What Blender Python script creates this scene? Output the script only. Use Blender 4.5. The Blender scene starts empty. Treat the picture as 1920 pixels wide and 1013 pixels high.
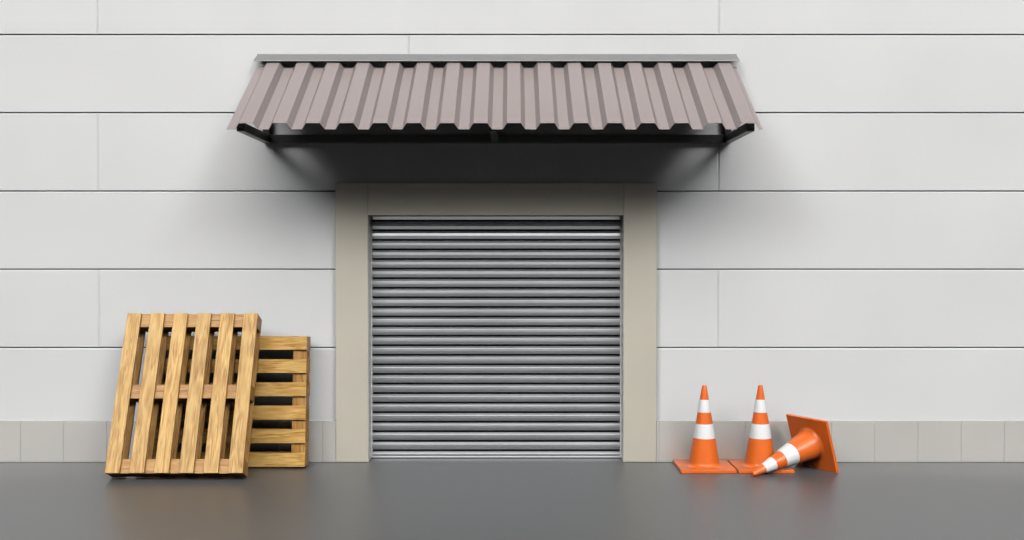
import bpy, bmesh, math, random
from mathutils import Vector, Matrix
random.seed(7)
sc = bpy.context.scene
COL = sc.collection
R = math.radians
EXPO = 0.09
DB = 0
SKY_LO, SKY_HI = 0.12, 0.85
SIDE_GLOWS = [(-37, 34, 255.0, 10.0), (37, 34, 280.0, 10.0)]  # soft bright patches added to the sky as side light

# ---------------------------------------------------------------- materials
def new_mat(name):
    m = bpy.data.materials.new(name); m.use_nodes = True
    nt = m.node_tree; b = nt.nodes['Principled BSDF']
    return m, nt, b

def N(nt, t, **kw):
    n = nt.nodes.new(t)
    for k, v in kw.items():
        if k.startswith('i_'): n.inputs[k[2:].replace('_', ' ')].default_value = v
        else: setattr(n, k, v)
    return n

def coated(name, col, rough=0.4, metal=0.0, spec=0.5, var=0.03, vscale=3.0, rvar=0.06, bump=0.02, bscale=60.0,
           stretch=(1, 1, 1), coat=0.0):
    """painted or coated surface: faint dirt variation, roughness variation, fine bump"""
    m, nt, b = new_mat(name); L = nt.links.new
    tc = N(nt, 'ShaderNodeTexCoord')
    mp = N(nt, 'ShaderNodeMapping'); mp.inputs['Scale'].default_value = stretch
    L(tc.outputs['Object'], mp.inputs['Vector'])
    n1 = N(nt, 'ShaderNodeTexNoise'); n1.inputs['Scale'].default_value = vscale; n1.inputs['Detail'].default_value = 6
    L(mp.outputs[0], n1.inputs['Vector'])
    mr = N(nt, 'ShaderNodeMapRange'); mr.inputs['From Min'].default_value = 0.3; mr.inputs['From Max'].default_value = 0.7
    mr.inputs['To Min'].default_value = 1 - var; mr.inputs['To Max'].default_value = 1 + var
    L(n1.outputs['Fac'], mr.inputs['Value'])
    mx = N(nt, 'ShaderNodeVectorMath', operation='SCALE'); mx.inputs[0].default_value = col
    L(mr.outputs[0], mx.inputs['Scale']); L(mx.outputs[0], b.inputs['Base Color'])
    mr2 = N(nt, 'ShaderNodeMapRange'); mr2.inputs['From Min'].default_value = 0.3; mr2.inputs['From Max'].default_value = 0.7
    mr2.inputs['To Min'].default_value = rough - rvar; mr2.inputs['To Max'].default_value = rough + rvar
    L(n1.outputs['Fac'], mr2.inputs['Value']); L(mr2.outputs[0], b.inputs['Roughness'])
    n2 = N(nt, 'ShaderNodeTexNoise'); n2.inputs['Scale'].default_value = bscale; n2.inputs['Detail'].default_value = 3
    L(tc.outputs['Object'], n2.inputs['Vector'])
    bp = N(nt, 'ShaderNodeBump'); bp.inputs['Strength'].default_value = bump; bp.inputs['Distance'].default_value = 0.01
    L(n2.outputs['Fac'], bp.inputs['Height']); L(bp.outputs[0], b.inputs['Normal'])
    b.inputs['Metallic'].default_value = metal
    b.inputs['Specular IOR Level'].default_value = spec
    b.inputs['Coat Weight'].default_value = coat
    return m

def wood(name, dark, mid, light):
    """straight-sawn wood, grain along the local X of each board, shifted per board"""
    m, nt, b = new_mat(name); L = nt.links.new
    tc = N(nt, 'ShaderNodeTexCoord'); oi = N(nt, 'ShaderNodeObjectInfo')
    off = N(nt, 'ShaderNodeVectorMath', operation='SCALE'); off.inputs[0].default_value = (37.0, 11.0, 23.0)
    L(oi.outputs['Random'], off.inputs['Scale'])
    add = N(nt, 'ShaderNodeVectorMath', operation='ADD')
    L(tc.outputs['Object'], add.inputs[0]); L(off.outputs[0], add.inputs[1])
    # slow wander of the grain
    mpw = N(nt, 'ShaderNodeMapping'); mpw.inputs['Scale'].default_value = (1.5, 9.0, 9.0)
    L(add.outputs[0], mpw.inputs['Vector'])
    nw = N(nt, 'ShaderNodeTexNoise'); nw.inputs['Scale'].default_value = 1.0; nw.inputs['Detail'].default_value = 2.5
    L(mpw.outputs[0], nw.inputs['Vector'])
    # growth rings as contour lines of that field
    mul = N(nt, 'ShaderNodeMath', operation='MULTIPLY'); mul.inputs[1].default_value = 11.0
    L(nw.outputs['Fac'], mul.inputs[0])
    mpf = N(nt, 'ShaderNodeMapping'); mpf.inputs['Scale'].default_value = (5.5, 88.0, 88.0)
    L(add.outputs[0], mpf.inputs['Vector'])
    nf = N(nt, 'ShaderNodeTexNoise'); nf.inputs['Scale'].default_value = 1.0; nf.inputs['Detail'].default_value = 5
    nf.inputs['Distortion'].default_value = 0.6
    L(mpf.outputs[0], nf.inputs['Vector'])
    m2 = N(nt, 'ShaderNodeMath', operation='MULTIPLY_ADD'); m2.inputs[1].default_value = 2.2
    L(nf.outputs['Fac'], m2.inputs[0]); L(mul.outputs[0], m2.inputs[2])
    fr = N(nt, 'ShaderNodeMath', operation='PINGPONG'); fr.inputs[1].default_value = 1.0
    L(m2.outputs[0], fr.inputs[0])
    mixf = N(nt, 'ShaderNodeMath', operation='MULTIPLY_ADD'); mixf.inputs[1].default_value = 0.30
    sub = N(nt, 'ShaderNodeMath', operation='MULTIPLY'); sub.inputs[1].default_value = 0.80
    L(nf.outputs['Fac'], sub.inputs[0]); L(fr.outputs[0], mixf.inputs[0]); L(sub.outputs[0], mixf.inputs[2])
    cr = N(nt, 'ShaderNodeValToRGB'); e = cr.color_ramp.elements
    e[0].position = 0.24; e[0].color = (*dark, 1); e[1].position = 0.76; e[1].color = (*light, 1)
    k = e.new(0.46); k.color = (*mid, 1)
    L(mixf.outputs[0], cr.inputs['Fac'])
    # blotches and board-to-board tone
    nb = N(nt, 'ShaderNodeTexNoise'); nb.inputs['Scale'].default_value = 5.0; nb.inputs['Detail'].default_value = 3
    L(add.outputs[0], nb.inputs['Vector'])
    mrb = N(nt, 'ShaderNodeMapRange'); mrb.inputs['From Min'].default_value = 0.3; mrb.inputs['From Max'].default_value = 0.7
    mrb.inputs['To Min'].default_value = 0.92; mrb.inputs['To Max'].default_value = 1.05
    L(nb.outputs['Fac'], mrb.inputs['Value'])
    mro = N(nt, 'ShaderNodeMapRange'); mro.inputs['To Min'].default_value = 0.92; mro.inputs['To Max'].default_value = 1.06
    L(oi.outputs['Random'], mro.inputs['Value'])
    mm = N(nt, 'ShaderNodeMath', operation='MULTIPLY'); L(mrb.outputs[0], mm.inputs[0]); L(mro.outputs[0], mm.inputs[1])
    sc_ = N(nt, 'ShaderNodeVectorMath', operation='SCALE'); L(cr.outputs[0], sc_.inputs[0]); L(mm.outputs[0], sc_.inputs['Scale'])
    L(sc_.outputs[0], b.inputs['Base Color'])
    b.inputs['Roughness'].default_value = 0.45
    bp = N(nt, 'ShaderNodeBump'); bp.inputs['Strength'].default_value = 0.25; bp.inputs['Distance'].default_value = 0.002
    L(mixf.outputs[0], bp.inputs['Height']); L(bp.outputs[0], b.inputs['Normal'])
    return m

M = {}
M['panel'] = coated('white_panel_paint', (0.80, 0.80, 0.80), 0.45, metal=0.14, spec=0.35, var=0.012, vscale=1.2, bump=0.01)
M['backing'] = coated('dark_backing', (0.02, 0.02, 0.02), 0.8)
M['plinth'] = coated('warm_grey_plinth', (0.79, 0.765, 0.72), 0.36, metal=0.50, var=0.02, vscale=2.0, rvar=0.03)
M['frame'] = coated('beige_door_frame', (0.68, 0.63, 0.53), 0.42, metal=0.25, var=0.015, vscale=2.0)
M['guide'] = coated('guide_painted_glow', (0.90, 0.89, 0.86), 0.36, rvar=0.03, metal=0.0)  # pale colour stands in for the glow along the door reveals
M['shutter'] = coated('galvanised_slats', (0.57, 0.58, 0.60), 0.33, metal=1.0, var=0.03, vscale=1.0, rvar=0.025, bump=0.0)
M['sheet'] = coated('taupe_roof_coating', (0.36, 0.305, 0.295), 0.42, var=0.02, vscale=3.0)
M['flash'] = coated('zinc_flashing', (0.25, 0.25, 0.25), 0.45, metal=0.2, var=0.03)
M['black'] = coated('black_steel_paint', (0.022, 0.022, 0.022), 0.38, var=0.15)
M['orange'] = coated('orange_plastic', (0.92, 0.170, 0.018), 0.35, var=0.03, vscale=8.0, bump=0.015, spec=0.6, coat=0.18)
M['band'] = coated('white_reflective_band', (0.88, 0.88, 0.88), 0.40, var=0.015)
M['wood'] = wood('pale_sawn_wood', (0.33, 0.135, 0.022), (0.56, 0.305, 0.070), (0.76, 0.485, 0.165))
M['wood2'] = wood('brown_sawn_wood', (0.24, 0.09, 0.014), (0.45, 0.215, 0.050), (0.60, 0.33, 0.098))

def ground_mat():
    m, nt, b = new_mat('smooth_grey_concrete'); L = nt.links.new
    tc = N(nt, 'ShaderNodeTexCoord')
    n1 = N(nt, 'ShaderNodeTexNoise'); n1.inputs['Scale'].default_value = 0.7; n1.inputs['Detail'].default_value = 7
    L(tc.outputs['Object'], n1.inputs['Vector'])
    n2 = N(nt, 'ShaderNodeTexNoise'); n2.inputs['Scale'].default_value = 45; n2.inputs['Detail'].default_value = 4
    L(tc.outputs['Object'], n2.inputs['Vector'])
    mr = N(nt, 'ShaderNodeMapRange'); mr.inputs['From Min'].default_value = 0.3; mr.inputs['From Max'].default_value = 0.7
    mr.inputs['To Min'].default_value = 0.96; mr.inputs['To Max'].default_value = 1.04
    L(n1.outputs['Fac'], mr.inputs['Value'])
    s = N(nt, 'ShaderNodeVectorMath', operation='SCALE'); s.inputs[0].default_value = GCOL
    L(mr.outputs[0], s.inputs['Scale']); L(s.outputs[0], b.inputs['Base Color'])
    mr2 = N(nt, 'ShaderNodeMapRange'); mr2.inputs['To Min'].default_value = 0.37; mr2.inputs['To Max'].default_value = 0.42
    b.inputs['IOR'].default_value = 1.8
    L(n1.outputs['Fac'], mr2.inputs['Value']); L(mr2.outputs[0], b.inputs['Roughness'])
    bp = N(nt, 'ShaderNodeBump'); bp.inputs['Strength'].default_value = 0.02; bp.inputs['Distance'].default_value = 0.003
    L(n2.outputs['Fac'], bp.inputs['Height']); L(bp.outputs[0], b.inputs['Normal'])
    return m
GCOL = (0.104, 0.106, 0.108)
M['ground'] = ground_mat()

# ---------------------------------------------------------------- helpers
def link(name, me, mat, parent=None, loc=(0, 0, 0)):
    o = bpy.data.objects.new(name, me); COL.objects.link(o)
    o.location = loc
    if parent: o.parent = parent
    if mat and not me.materials: me.materials.append(mat)
    return o

def bm_obj(name, bm, mat, parent=None, loc=(0, 0, 0), smooth=False):
    bmesh.ops.recalc_face_normals(bm, faces=bm.faces)
    me = bpy.data.meshes.new(name); bm.to_mesh(me); bm.free()
    if smooth:
        for p in me.polygons: p.use_smooth = True
    return link(name, me, mat, parent, loc)

def box_into(bm, x0, x1, y0, y1, z0, z1, bevel=0.0, seg=1):
    ret = bmesh.ops.create_cube(bm, size=1.0)
    vs = ret['verts']
    for v in vs:
        v.co = Vector((x0 + (v.co.x + .5) * (x1 - x0), y0 + (v.co.y + .5) * (y1 - y0), z0 + (v.co.z + .5) * (z1 - z0)))
    if bevel > 0:
        es = {e for v in vs for e in v.link_edges}
        bmesh.ops.bevel(bm, geom=list(es), offset=bevel, segments=seg, affect='EDGES', profile=0.5)

def box(name, b, mat, parent=None, bevel=0.0, seg=1):
    """box b = x0,x1,y0,y1,z0,z1 ; origin at its centre so each piece has its own local grain"""
    x0, x1, y0, y1, z0, z1 = b
    c = Vector(((x0 + x1) / 2, (y0 + y1) / 2, (z0 + z1) / 2))
    bm = bmesh.new()
    box_into(bm, x0 - c.x, x1 - c.x, y0 - c.y, y1 - c.y, z0 - c.z, z1 - c.z, bevel, seg)
    return bm_obj(name, bm, mat, parent, c)

def empty(name, loc=(0, 0, 0)):
    o = bpy.data.objects.new(name, None); COL.objects.link(o); o.location = loc
    o.empty_display_size = 0.2
    return o

def tag(o, label=None, cat=None, group=None, kind=None):
    if label: o['label'] = label
    if cat: o['category'] = cat
    if group: o['group'] = group
    if kind: o['kind'] = kind
    return o

# ---------------------------------------------------------------- ground
bm = bmesh.new()
vs = [bm.verts.new(p) for p in ((-150, -150, 0), (150, -150, 0), (150, 60, 0), (-150, 60, 0))]
bm.faces.new(vs)
tag(bm_obj('ground', bm, M['ground']), 'smooth dark grey concrete yard in front of the warehouse', None, kind='structure')

# ---------------------------------------------------------------- warehouse wall
wh = empty('warehouse')
tag(wh, 'pale grey warehouse front of wide horizontal panels above a warm grey tiled plinth', 'building')
JL, LI, RI, JR = -1.640, -1.337, 1.037, 1.345      # door frame edges in x
ZT, ZL = 2.599, 2.2976                              # frame top, opening top

def panel(x0, x1, z0, z1):
    """folded metal cassette: open shadow gap below, lit chamfer on top, V joint at the sides"""
    bm = bmesh.new()
    T = 0.05
    cx, cz = (x0 + x1) / 2, (z0 + z1) / 2
    hx, lo, hi = (x1 - x0) / 2 - 0.0001, -(z1 - z0) / 2 + 0.0056, (z1 - z0) / 2 - 0.0056
    bs, bt, bb, dp = 0.0115, 0.0080, 0.0014, 0.0065
    f = [(-hx + bs, 0, lo + bb), (hx - bs, 0, lo + bb), (hx - bs, 0, hi - bt), (-hx + bs, 0, hi - bt)]
    g = [(-hx, dp, lo), (hx, dp, lo), (hx, dp, hi), (-hx, dp, hi)]
    k = [(p[0], T, p[2]) for p in g]
    rs = [[bm.verts.new(p) for p in r] for r in (f, g, k)]
    bm.faces.new(rs[0]); bm.faces.new(rs[2][::-1])
    for a, b in ((0, 1), (1, 2)):
        for i in range(4):
            bm.faces.new((rs[a][i], rs[b][i], rs[b][(i + 1) % 4], rs[a][(i + 1) % 4]))
    return bm_obj('wall_panel', bm, M['panel'], wh, (cx, 0, cz))

rows = [5.444, 4.713, 3.9815, 3.2555, 2.5260, 1.7970, 1.0645, 0.33]
EV = [-9.67, -3.860, 1.926, 7.71, 11.0]
OD = [-9.67, -6.75, -0.962, 4.82, 11.0]
for i in range(len(rows) - 1):
    zt, zb = rows[i], rows[i + 1]
    # rows 2,4,6 from the ground are offset by half a panel
    xs = EV if i % 2 == 1 else OD
    if i == 0: xs = OD
    for a, b in zip(xs[:-1], xs[1:]):
        if zt < 2.53:                # courses beside the door stop at the frame
            lo, hi = LI - 0.10, RI + 0.10
            if b <= lo or a >= hi: panel(a, b, zb, zt)
            else:
                if a < lo: panel(a, lo, zb, zt)
                if b > hi: panel(hi, b, zb, zt)
        else:
            panel(a, b, zb, zt)

bm = bmesh.new()
box_into(bm, -9.6, LI - 0.03, 0.052, 0.35, 0.0, 5.40)
box_into(bm, RI + 0.03, 10.95, 0.052, 0.35, 0.0, 5.40)
box_into(bm, LI - 0.03, RI + 0.03, 0.052, 0.35, ZL + 0.03, 5.40)
bm_obj('backing_wall', bm, M['backing'], wh)
box('parapet_cap', (-9.72, 11.05, -0.03, 0.40, 5.446, 5.50), M['flash'], wh, 0.004)

# tiled plinth: one part, its tiles are surface pattern
TW = 0.4017
def tiles(x_from, x_to, anchor):
    n0 = math.floor((x_from - anchor) / TW)
    xs = [x_from]
    k = n0 + 1
    while anchor + k * TW < x_to - 1e-4:
        if anchor + k * TW > x_from + 1e-4: xs.append(anchor + k * TW)
        k += 1
    xs.append(x_to)
    for a, b in zip(xs[:-1], xs[1:]):
        box_into(bm, a + 0.0006, b - 0.0006, -0.06, 0.05, 0.002, 0.3865, 0.0024)
for args in ((-9.66, JL - 0.001, -4.5755), (JR + 0.001, 10.99, 1.3676)):
    bm = bmesh.new(); tiles(*args)
    bm_obj('plinth', bm, M['plinth'], wh)

# door frame
df = box('door_frame', (LI + 0.0012, RI - 0.0012, -0.06, 0.135, ZL, ZT), M['frame'], wh, 0.0035, 2)
for a, b in ((JL, LI), (RI, JR)):
    j = box('side_jamb', (a, b, -0.0605, 0.1352, 0.002, ZT + 0.0008), M['frame'], None, 0.0045, 2)
    j.parent = df; j.location = Vector(j.location) - Vector(df.location)

# roller shutter
sh = empty('roller_door', ((LI + RI) / 2, 0.145, 0)); sh.parent = wh
bm = bmesh.new()
pitch = 0.0911; z0 = 0.0436
prof = []
k = 0
zz = z0
prof_pts = []
def period(z):                        # from the foot of a slat upwards: face, lit edge, chamfer, hollow
    return [(z - 0.0282, 0.0130), (z - 0.0278, 0.0010), (z - 0.0264, 0.0000), (z - 0.0030, 0.0034), (z - 0.0012, 0.0042),
            (z + 0.0006, 0.0062), (z + 0.0145, 0.0185), (z + 0.0158, 0.0210),
            (z + 0.0210, 0.1200), (z + 0.0360, 0.0250), (z + 0.0440, 0.0215), (z + 0.0540, 0.0160)]
prof_pts = [(0.0, 0.030), (0.001, 0.010), (0.012, 0.008)]
while zz < ZL + 0.05:
    for p in period(zz):
        if prof_pts and p[0] <= prof_pts[-1][0]: continue
        prof_pts.append(p)
    zz += pitch
hw = (RI - LI) / 2 + 0.01
# topmost slats tilted back to catch light, in place of a glow there
prof_pts = [(z, y + 0.14 * max(0.0, z - 2.045)) for z, y in prof_pts]
ra = [bm.verts.new((-hw, y, z)) for z, y in prof_pts]
rb = [bm.verts.new((hw, y, z)) for z, y in prof_pts]
for i in range(len(ra) - 1): bm.faces.new((ra[i], rb[i], rb[i + 1], ra[i + 1]))
slats = bm_obj('slat_curtain', bm, M['shutter'], sh)
box('bottom_bar', (-hw + 0.012, hw - 0.012, -0.012, 0.006, 0.003, 0.016), M['shutter'], sh, 0.003, 2)
for s in (-1, 1):
    xo = (RI - LI) / 2
    box('added_reveal_strip', (s * xo - 0.0025, s * xo + 0.0025, -0.198, -0.012, 0.003, ZL - 0.001), M['guide'], sh, 0.0015)  # added strip, its paleness imitates light on the reveal
    g = box('guide_rail', (s * (hw - 0.010) - 0.011, s * (hw - 0.010) + 0.011, -0.0085, 0.05, 0.002, ZL + 0.02), M['guide'], sh, 0.003, 2)

# ---------------------------------------------------------------- canopy
cn = empty('entrance_canopy', (-0.144, -0.003, 2.97))
tag(cn, 'taupe corrugated metal canopy on black steel brackets above the roller door', 'canopy')
OFF = Vector((-0.144, -0.003, 2.97))
E0 = Vector((0, -1.165, 3.0201)); E1 = Vector((0, -0.108, 3.7102))
sl = (E1 - E0).normalized(); nrm = Vector((0, -sl.z, sl.y))       # outward-up normal
PD = 0.057
pts = []
x = -2.362; pts.append((x, -PD)); x = -2.2905; pts.append((x, -PD))
n = 16; P0 = -2.2530; PP = (1.8931 + 2.2530) / 15
for i in range(n):
    c = P0 + i * PP
    pts += [(c, 0.0), (c + 0.116, 0.0)]
    if i < n - 1: pts += [(c + 0.116 + 0.0365, -PD), (c + PP - 0.0365, -PD)]
pts += [(c + 0.116 + 0.0365, -PD), (2.0735, -PD)]
bm = bmesh.new()
NS = 2
rows_v = []
for j in range(NS + 1):
    base = E0.lerp(E1, j / NS)
    rows_v.append([bm.verts.new(Vector((px, 0, 0)) + base + nrm * h - OFF) for px, h in pts])
for j in range(NS):
    for i in range(len(pts) - 1):
        bm.faces.new((rows_v[j][i], rows_v[j][i + 1], rows_v[j + 1][i + 1], rows_v[j + 1][i]))
sheet = bm_obj('roof_sheet', bm, M['sheet'], cn)
md = sheet.modifiers.new('thick', 'SOLIDIFY'); md.thickness = 0.003; md.offset = -1
md = sheet.modifiers.new('fold', 'BEVEL'); md.width = 0.003; md.segments = 2; md.limit_method = 'ANGLE'; md.angle_limit = R(30)

# flashing: wall upstand, sloping apron, short drip lip
bm = bmesh.new()
fp = [(-0.003, 3.800), (-0.006, 3.7872), (-0.145, 3.7175), (-0.148, 3.708)]
a = [bm.verts.new(Vector((-2.3715, y, z)) - OFF) for y, z in fp]
b = [bm.verts.new(Vector((2.0895, y, z)) - OFF) for y, z in fp]
for i in range(len(fp) - 1): bm.faces.new((a[i], a[i + 1], b[i + 1], b[i]))
fl = bm_obj('flashing', bm, M['flash'], cn)
md = fl.modifiers.new('thick', 'SOLIDIFY'); md.thickness = 0.002; md.offset = 0

def bar(name, p, q, w, h, parent, bevel=0.004, off=OFF):
    """square steel tube from p to q lying in a y-z plane or along x"""
    p, q = Vector(p), Vector(q); d = q - p; L_ = d.length; d.normalize()
    side = Vector((1, 0, 0)) if abs(d.x) < 0.5 else Vector((0, 1, 0))
    up = d.cross(side).normalized(); side = up.cross(d).normalized()
    bm = bmesh.new(); box_into(bm, -w / 2, w / 2, 0, L_, -h / 2, h / 2, bevel, 2)
    mt = Matrix((side, d, up)).transposed().to_4x4(); mt.translation = p - off
    bm.transform(mt)
    return bm_obj(name, bm, M['black'], parent)

bar('wall_rail', (-2.2435, -0.0335, 3.0065), (-0.1900, -0.0335, 3.0065), 0.060, 0.076, cn)
bar('wall_rail', (-0.1260, -0.0335, 3.0065), (1.9675, -0.0335, 3.0065), 0.060, 0.076, cn)
bar('ledger', (-2.2450, -0.0335, 3.585), (1.9690, -0.0335, 3.585), 0.058, 0.060, cn)
tilt = (E1 - E0); under = -nrm * (PD + 0.004 + 0.020)
for xc in (-2.277, -0.158, 2.001):
    br = bar('bracket', (xc, -1.018, 3.0065), (xc, -0.004, 3.0065), 0.065, 0.074, cn)      # the level arm
    bar('post', (xc, -0.0355, 3.0440), (xc, -0.0355, 3.625), 0.0635, 0.062, br)
    r0 = E0.lerp(E1, 0.085) + under; r1 = E0.lerp(E1, 0.975) + under
    bar('rafter', (xc, r0.y, r0.z), (xc, r1.y, r1.z), 0.050, 0.038, br)
for t in (0.36, 0.70):
    c = E0.lerp(E1, t) + under
    for xa, xb in ((-2.2515, -0.1835), (-0.1325, 1.9755)):
        bar('purlin', (xa, c.y, c.z), (xb, c.y, c.z), 0.040, 0.034, cn)

# ---------------------------------------------------------------- pallets
W, Lg, T = 1.178, 1.452, 0.180
def board(name, u0, u1, v0, v1, w0, w1, mat, parent, along):
    """a sawn board; its mesh keeps the grain on local X, whichever way it lies"""
    lu, lv, lw = u1 - u0, v1 - v0, w1 - w0
    bm = bmesh.new()
    if along == 'v':
        box_into(bm, -lv / 2, lv / 2, -lw / 2, lw / 2, -lu / 2, lu / 2, 0.0022)
    else:
        box_into(bm, -lu / 2, lu / 2, -lw / 2, lw / 2, -lv / 2, lv / 2, 0.0022)
    o = bm_obj(name, bm, mat, parent, ((u0 + u1) / 2, (w0 + w1) / 2, (v0 + v1) / 2))
    if along == 'v': o.rotation_euler = (0, R(-90), 0)
    return o

def build_pallet(name):
    root = empty(name)
    BW = 0.1255; st = (W - BW) / 5
    cv = [(0.0, 0.128), (Lg / 2 - 0.064, Lg / 2 + 0.064), (Lg - 0.128, Lg)]
    for i in range(6):
        board('deck_board', i * st, i * st + BW, 0, Lg, 0.0, 0.0225, M['wood'], root, 'v')
    for a, b in cv: board('cross_board', 0.0008, W - 0.0008, a + 0.0008, b - 0.0008, 0.0227, 0.0440, M['wood2'], root, 'u')
    bl = [(0.001, 0.149), (W / 2 - 0.074, W / 2 + 0.074), (W - 0.149, W - 0.001)]
    for a, b in cv:
        for c, d in bl:
            board('block', c, d, a + 0.0012, b - 0.0012, 0.0442, 0.1358, M['wood2'], root, 'v')
    for a, b in cv: board('cross_board', 0.0008, W - 0.0008, a + 0.0008, b - 0.0008, 0.1360, 0.1573, M['wood2'], root, 'u')
    for i in range(6):
        board('deck_board', i * st, i * st + BW, 0, Lg, 0.1575, T, M['wood2'], root, 'v')
    return root

pal = build_pallet('wooden_pallet')
tag(pal, 'wooden pallet leaning at the front, its boards running up and down', 'pallet', 'pale wooden pallets leaning against the wall')
lean = R(23.3)
# base: the lower back edge rests on the ground
Rm = Matrix.Rotation(-lean, 4, 'X')
back_low = Rm @ Vector((0, T, 0))
pal.matrix_world = Matrix.Translation(Vector((-3.476, -0.740 - back_low.y, -back_low.z + 0.001))) @ Rm

def copy_tree(o, parent=None):
    c = o.copy(); COL.objects.link(c)
    if parent: c.parent = parent; c.matrix_parent_inverse = o.matrix_parent_inverse.copy()
    for ch in list(o.children): copy_tree(ch, c)
    return c
pal2 = copy_tree(pal)
tag(pal2, 'wooden pallet turned on its side behind the other, boards lying level', 'pallet')
lean2 = R(6.2)
Rm2 = Matrix.Rotation(-lean2, 4, 'X')
Q = Matrix.Rotation(R(-90), 4, 'Y')        # local Z (length) -> -X, local X (width) -> +Z
bl2 = Rm2 @ Vector((0, T, 0))
pal2.matrix_world = Matrix.Translation(Vector((-1.868, -0.202 - bl2.y, -bl2.z + 0.001))) @ Rm2 @ Q

# ---------------------------------------------------------------- traffic cones
def lathe(bm, prof, seg=72, caps=(False, False)):
    rings = []
    for r, z in prof:
        rings.append([bm.verts.new((r * math.cos(2 * math.pi * i / seg), r * math.sin(2 * math.pi * i / seg), z)) for i in range(seg)])
    for a, b in zip(rings[:-1], rings[1:]):
        for i in range(seg):
            bm.faces.new((a[i], a[(i + 1) % seg], b[(i + 1) % seg], b[i]))
    if caps[0]: bm.faces.new(rings[0][::-1])
    if caps[1]: bm.faces.new(rings[-1])
    return rings

def rc(z): return 0.0203 + (0.7509 - z) * 0.1668
def build_cone(name):
    root = empty(name)
    bm = bmesh.new()
    hs = 0.2465; seg = 72
    # square foot
    box_into(bm, -hs, hs, -hs, hs, 0.0, 0.029, 0.0045, 3)
    bm_obj('base_plate', bm, M['orange'], root)
    bm = bmesh.new()
    prof = []
    R0 = 0.036                                                     # fillet where the body runs into the foot
    zc = 0.0285
    for i in range(9):
        t = i / 8 * math.pi / 2 * 0.90
        prof.append((rc(zc + R0) + 0.030 - 0.030 * math.sin(t) * 1.0, zc + R0 * (1 - math.cos(t))))
    prof += [(rc(z), z) for z in (0.10, 0.16, 0.22, 0.2761)]
    prof += [(rc(0.404), 0.404), (rc(0.5085), 0.5085), (rc(0.6216), 0.6216), (rc(0.70), 0.70), (rc(0.738), 0.738),
             (rc(0.746) - 0.0012, 0.7455), (rc(0.75) - 0.0045, 0.7497), (0.0125, 0.7509), (0.0095, 0.7500), (0.0085, 0.7440)]
    lathe(bm, prof, seg, (False, True))
    bm_obj('cone_body', bm, M['orange'], root, smooth=True)
    for a, b in ((0.2761, 0.404), (0.5085, 0.6216)):
        bm = bmesh.new(); e = 0.0016
        pr = [(rc(a) + 0.0001, a - 0.001), (rc(a) + e, a + 0.001), (rc(a + 0.004) + e, a + 0.004), (rc(b - 0.004) + e, b - 0.004), (rc(b) + e, b - 0.001), (rc(b) + 0.0001, b + 0.001)]
        lathe(bm, pr, seg)
        bm_obj('reflective_band', bm, M['band'], root, smooth=True)
    return root
G3 = 'orange and white traffic cones right of the door'
c1 = build_cone('traffic_cone')
tag(c1, 'upright orange traffic cone nearest the door frame, standing clear of the fallen cone', 'traffic cone', G3)
c1.location = (1.742, -0.3215, 0.0005)
c2 = copy_tree(c1)
tag(c2, 'upright orange traffic cone with the fallen cone lying across its base', 'traffic cone')
c2.location = (2.2500, -0.3215, 0.0005)
c3 = copy_tree(c1)
tag(c3, 'orange traffic cone toppled on its side, tip on the ground and base tilted up', 'traffic cone')
psi = R(29.5)
inc = math.atan((0.2465 - 0.0203) / 0.7509)
a_h = Vector((-math.cos(psi), -math.sin(psi), 0)); e_h = Vector((-math.sin(psi), math.cos(psi), 0))
ax = a_h * math.cos(inc) + Vector((0, 0, -math.sin(inc)))          # axis, foot -> tip
upv = a_h * math.sin(inc) + Vector((0, 0, math.cos(inc)))
BRc = Vector((2.905, -0.530, 0.0005))
centre = BRc + e_h * 0.2465 + upv * 0.2465
rot = Matrix((e_h, -upv, ax)).transposed()
if rot.determinant() < 0: rot = Matrix((e_h, upv, ax)).transposed()
m4 = rot.to_4x4(); m4.translation = centre
c3.matrix_world = m4

# ---------------------------------------------------------------- camera
cam = bpy.data.cameras.new('camera'); co = bpy.data.objects.new('camera', cam); COL.objects.link(co)
co.location = (0, -10.095, 1.953)
co.rotation_euler = (R(90) - math.asin(0.0162), 0, 0)
cam.sensor_width = 36; cam.lens = 2027 / 1920 * 36
cam.clip_end = 1000
sc.camera = co

# ---------------------------------------------------------------- light
# one broad hazy sun in front of the wall; an overcast sky, darker towards the horizon,
# with bright patches added left and right of the sun for diagonal shadows
SUN_EL, SUN_AZ = 44.0, 0.0
sun = bpy.data.lights.new('sun', 'SUN'); so = bpy.data.objects.new('sun', sun); COL.objects.link(so)
sun.energy = 1.4; sun.angle = R(42); sun.color = (1.0, 0.985, 0.96)
so.rotation_euler = (R(90 - SUN_EL), 0, R(SUN_AZ))
w = bpy.data.worlds.new('World'); sc.world = w; w.use_nodes = True
nt = w.node_tree; bg = nt.nodes['Background']; L = nt.links.new
sky = nt.nodes.new('ShaderNodeTexSky'); sky.sky_type = 'NISHITA'; sky.sun_disc = False
sky.sun_elevation = R(SUN_EL); sky.sun_rotation = R(180 - SUN_AZ)
hsv = nt.nodes.new('ShaderNodeHueSaturation'); hsv.inputs['Saturation'].default_value = 0.12   # thin even overcast
L(sky.outputs[0], hsv.inputs['Color'])
tc = nt.nodes.new('ShaderNodeTexCoord')
sep = nt.nodes.new('ShaderNodeSeparateXYZ'); L(tc.outputs['Generated'], sep.inputs[0])
mr = nt.nodes.new('ShaderNodeMapRange'); mr.interpolation_type = 'SMOOTHSTEP'
mr.inputs['From Min'].default_value = SKY_LO; mr.inputs['From Max'].default_value = SKY_HI
mr.inputs['To Min'].default_value = 0.02; mr.inputs['To Max'].default_value = 1.0
L(sep.outputs['Z'], mr.inputs['Value'])
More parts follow.
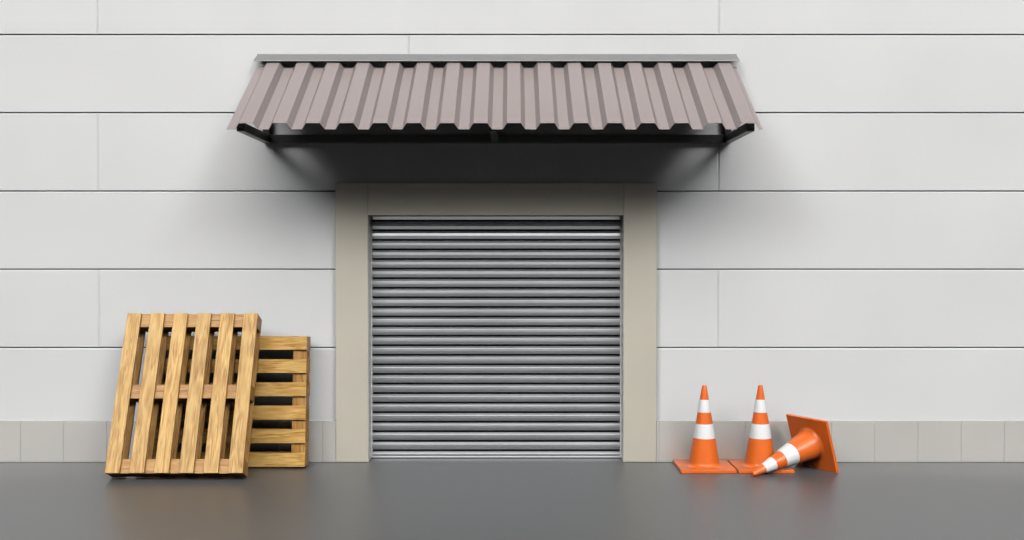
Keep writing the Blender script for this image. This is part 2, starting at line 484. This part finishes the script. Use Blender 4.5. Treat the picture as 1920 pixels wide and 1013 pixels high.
m1 = nt.nodes.new('ShaderNodeVectorMath'); m1.operation = 'SCALE'
L(hsv.outputs[0], m1.inputs[0]); L(mr.outputs[0], m1.inputs['Scale'])
acc = m1.outputs[0]
for az, el, amp, width in SIDE_GLOWS:          # azimuth from the wall's normal, + to the right
    d = Vector((math.sin(R(az)) * math.cos(R(el)), -math.cos(R(az)) * math.cos(R(el)), math.sin(R(el))))
    dt = nt.nodes.new('ShaderNodeVectorMath'); dt.operation = 'DOT_PRODUCT'; dt.inputs[1].default_value = d
    L(tc.outputs['Generated'], dt.inputs[0])
    ma = nt.nodes.new('ShaderNodeMath'); ma.operation = 'MULTIPLY_ADD'
    k = 1.0 / (1.0 - math.cos(R(width)))
    L(dt.outputs['Value'], ma.inputs[0]); ma.inputs[1].default_value = -k; ma.inputs[2].default_value = k
    p3 = nt.nodes.new('ShaderNodeMath'); p3.operation = 'POWER'; L(ma.outputs[0], p3.inputs[0]); p3.inputs[1].default_value = 2.0
    ng = nt.nodes.new('ShaderNodeMath'); ng.operation = 'MULTIPLY'; L(p3.outputs[0], ng.inputs[0]); ng.inputs[1].default_value = -1.0
    ex = nt.nodes.new('ShaderNodeMath'); ex.operation = 'EXPONENT'; L(ng.outputs[0], ex.inputs[0])
    sc_ = nt.nodes.new('ShaderNodeVectorMath'); sc_.operation = 'SCALE'; sc_.inputs[0].default_value = (amp, amp, amp)
    L(ex.outputs[0], sc_.inputs['Scale'])
    ad = nt.nodes.new('ShaderNodeVectorMath'); ad.operation = 'ADD'; L(acc, ad.inputs[0]); L(sc_.outputs[0], ad.inputs[1])
    acc = ad.outputs[0]
L(acc, bg.inputs['Color'])
bg.inputs['Strength'].default_value = 0.05
sc.view_settings.view_transform = 'Standard'; sc.view_settings.look = 'None'
sc.view_settings.exposure = EXPO; sc.view_settings.gamma = 1.0
sc.cycles.max_bounces = 8; sc.cycles.diffuse_bounces = DB
sc.cycles.caustics_reflective = False
sc.cycles.caustics_refractive = False
sc.cycles.use_denoising = True
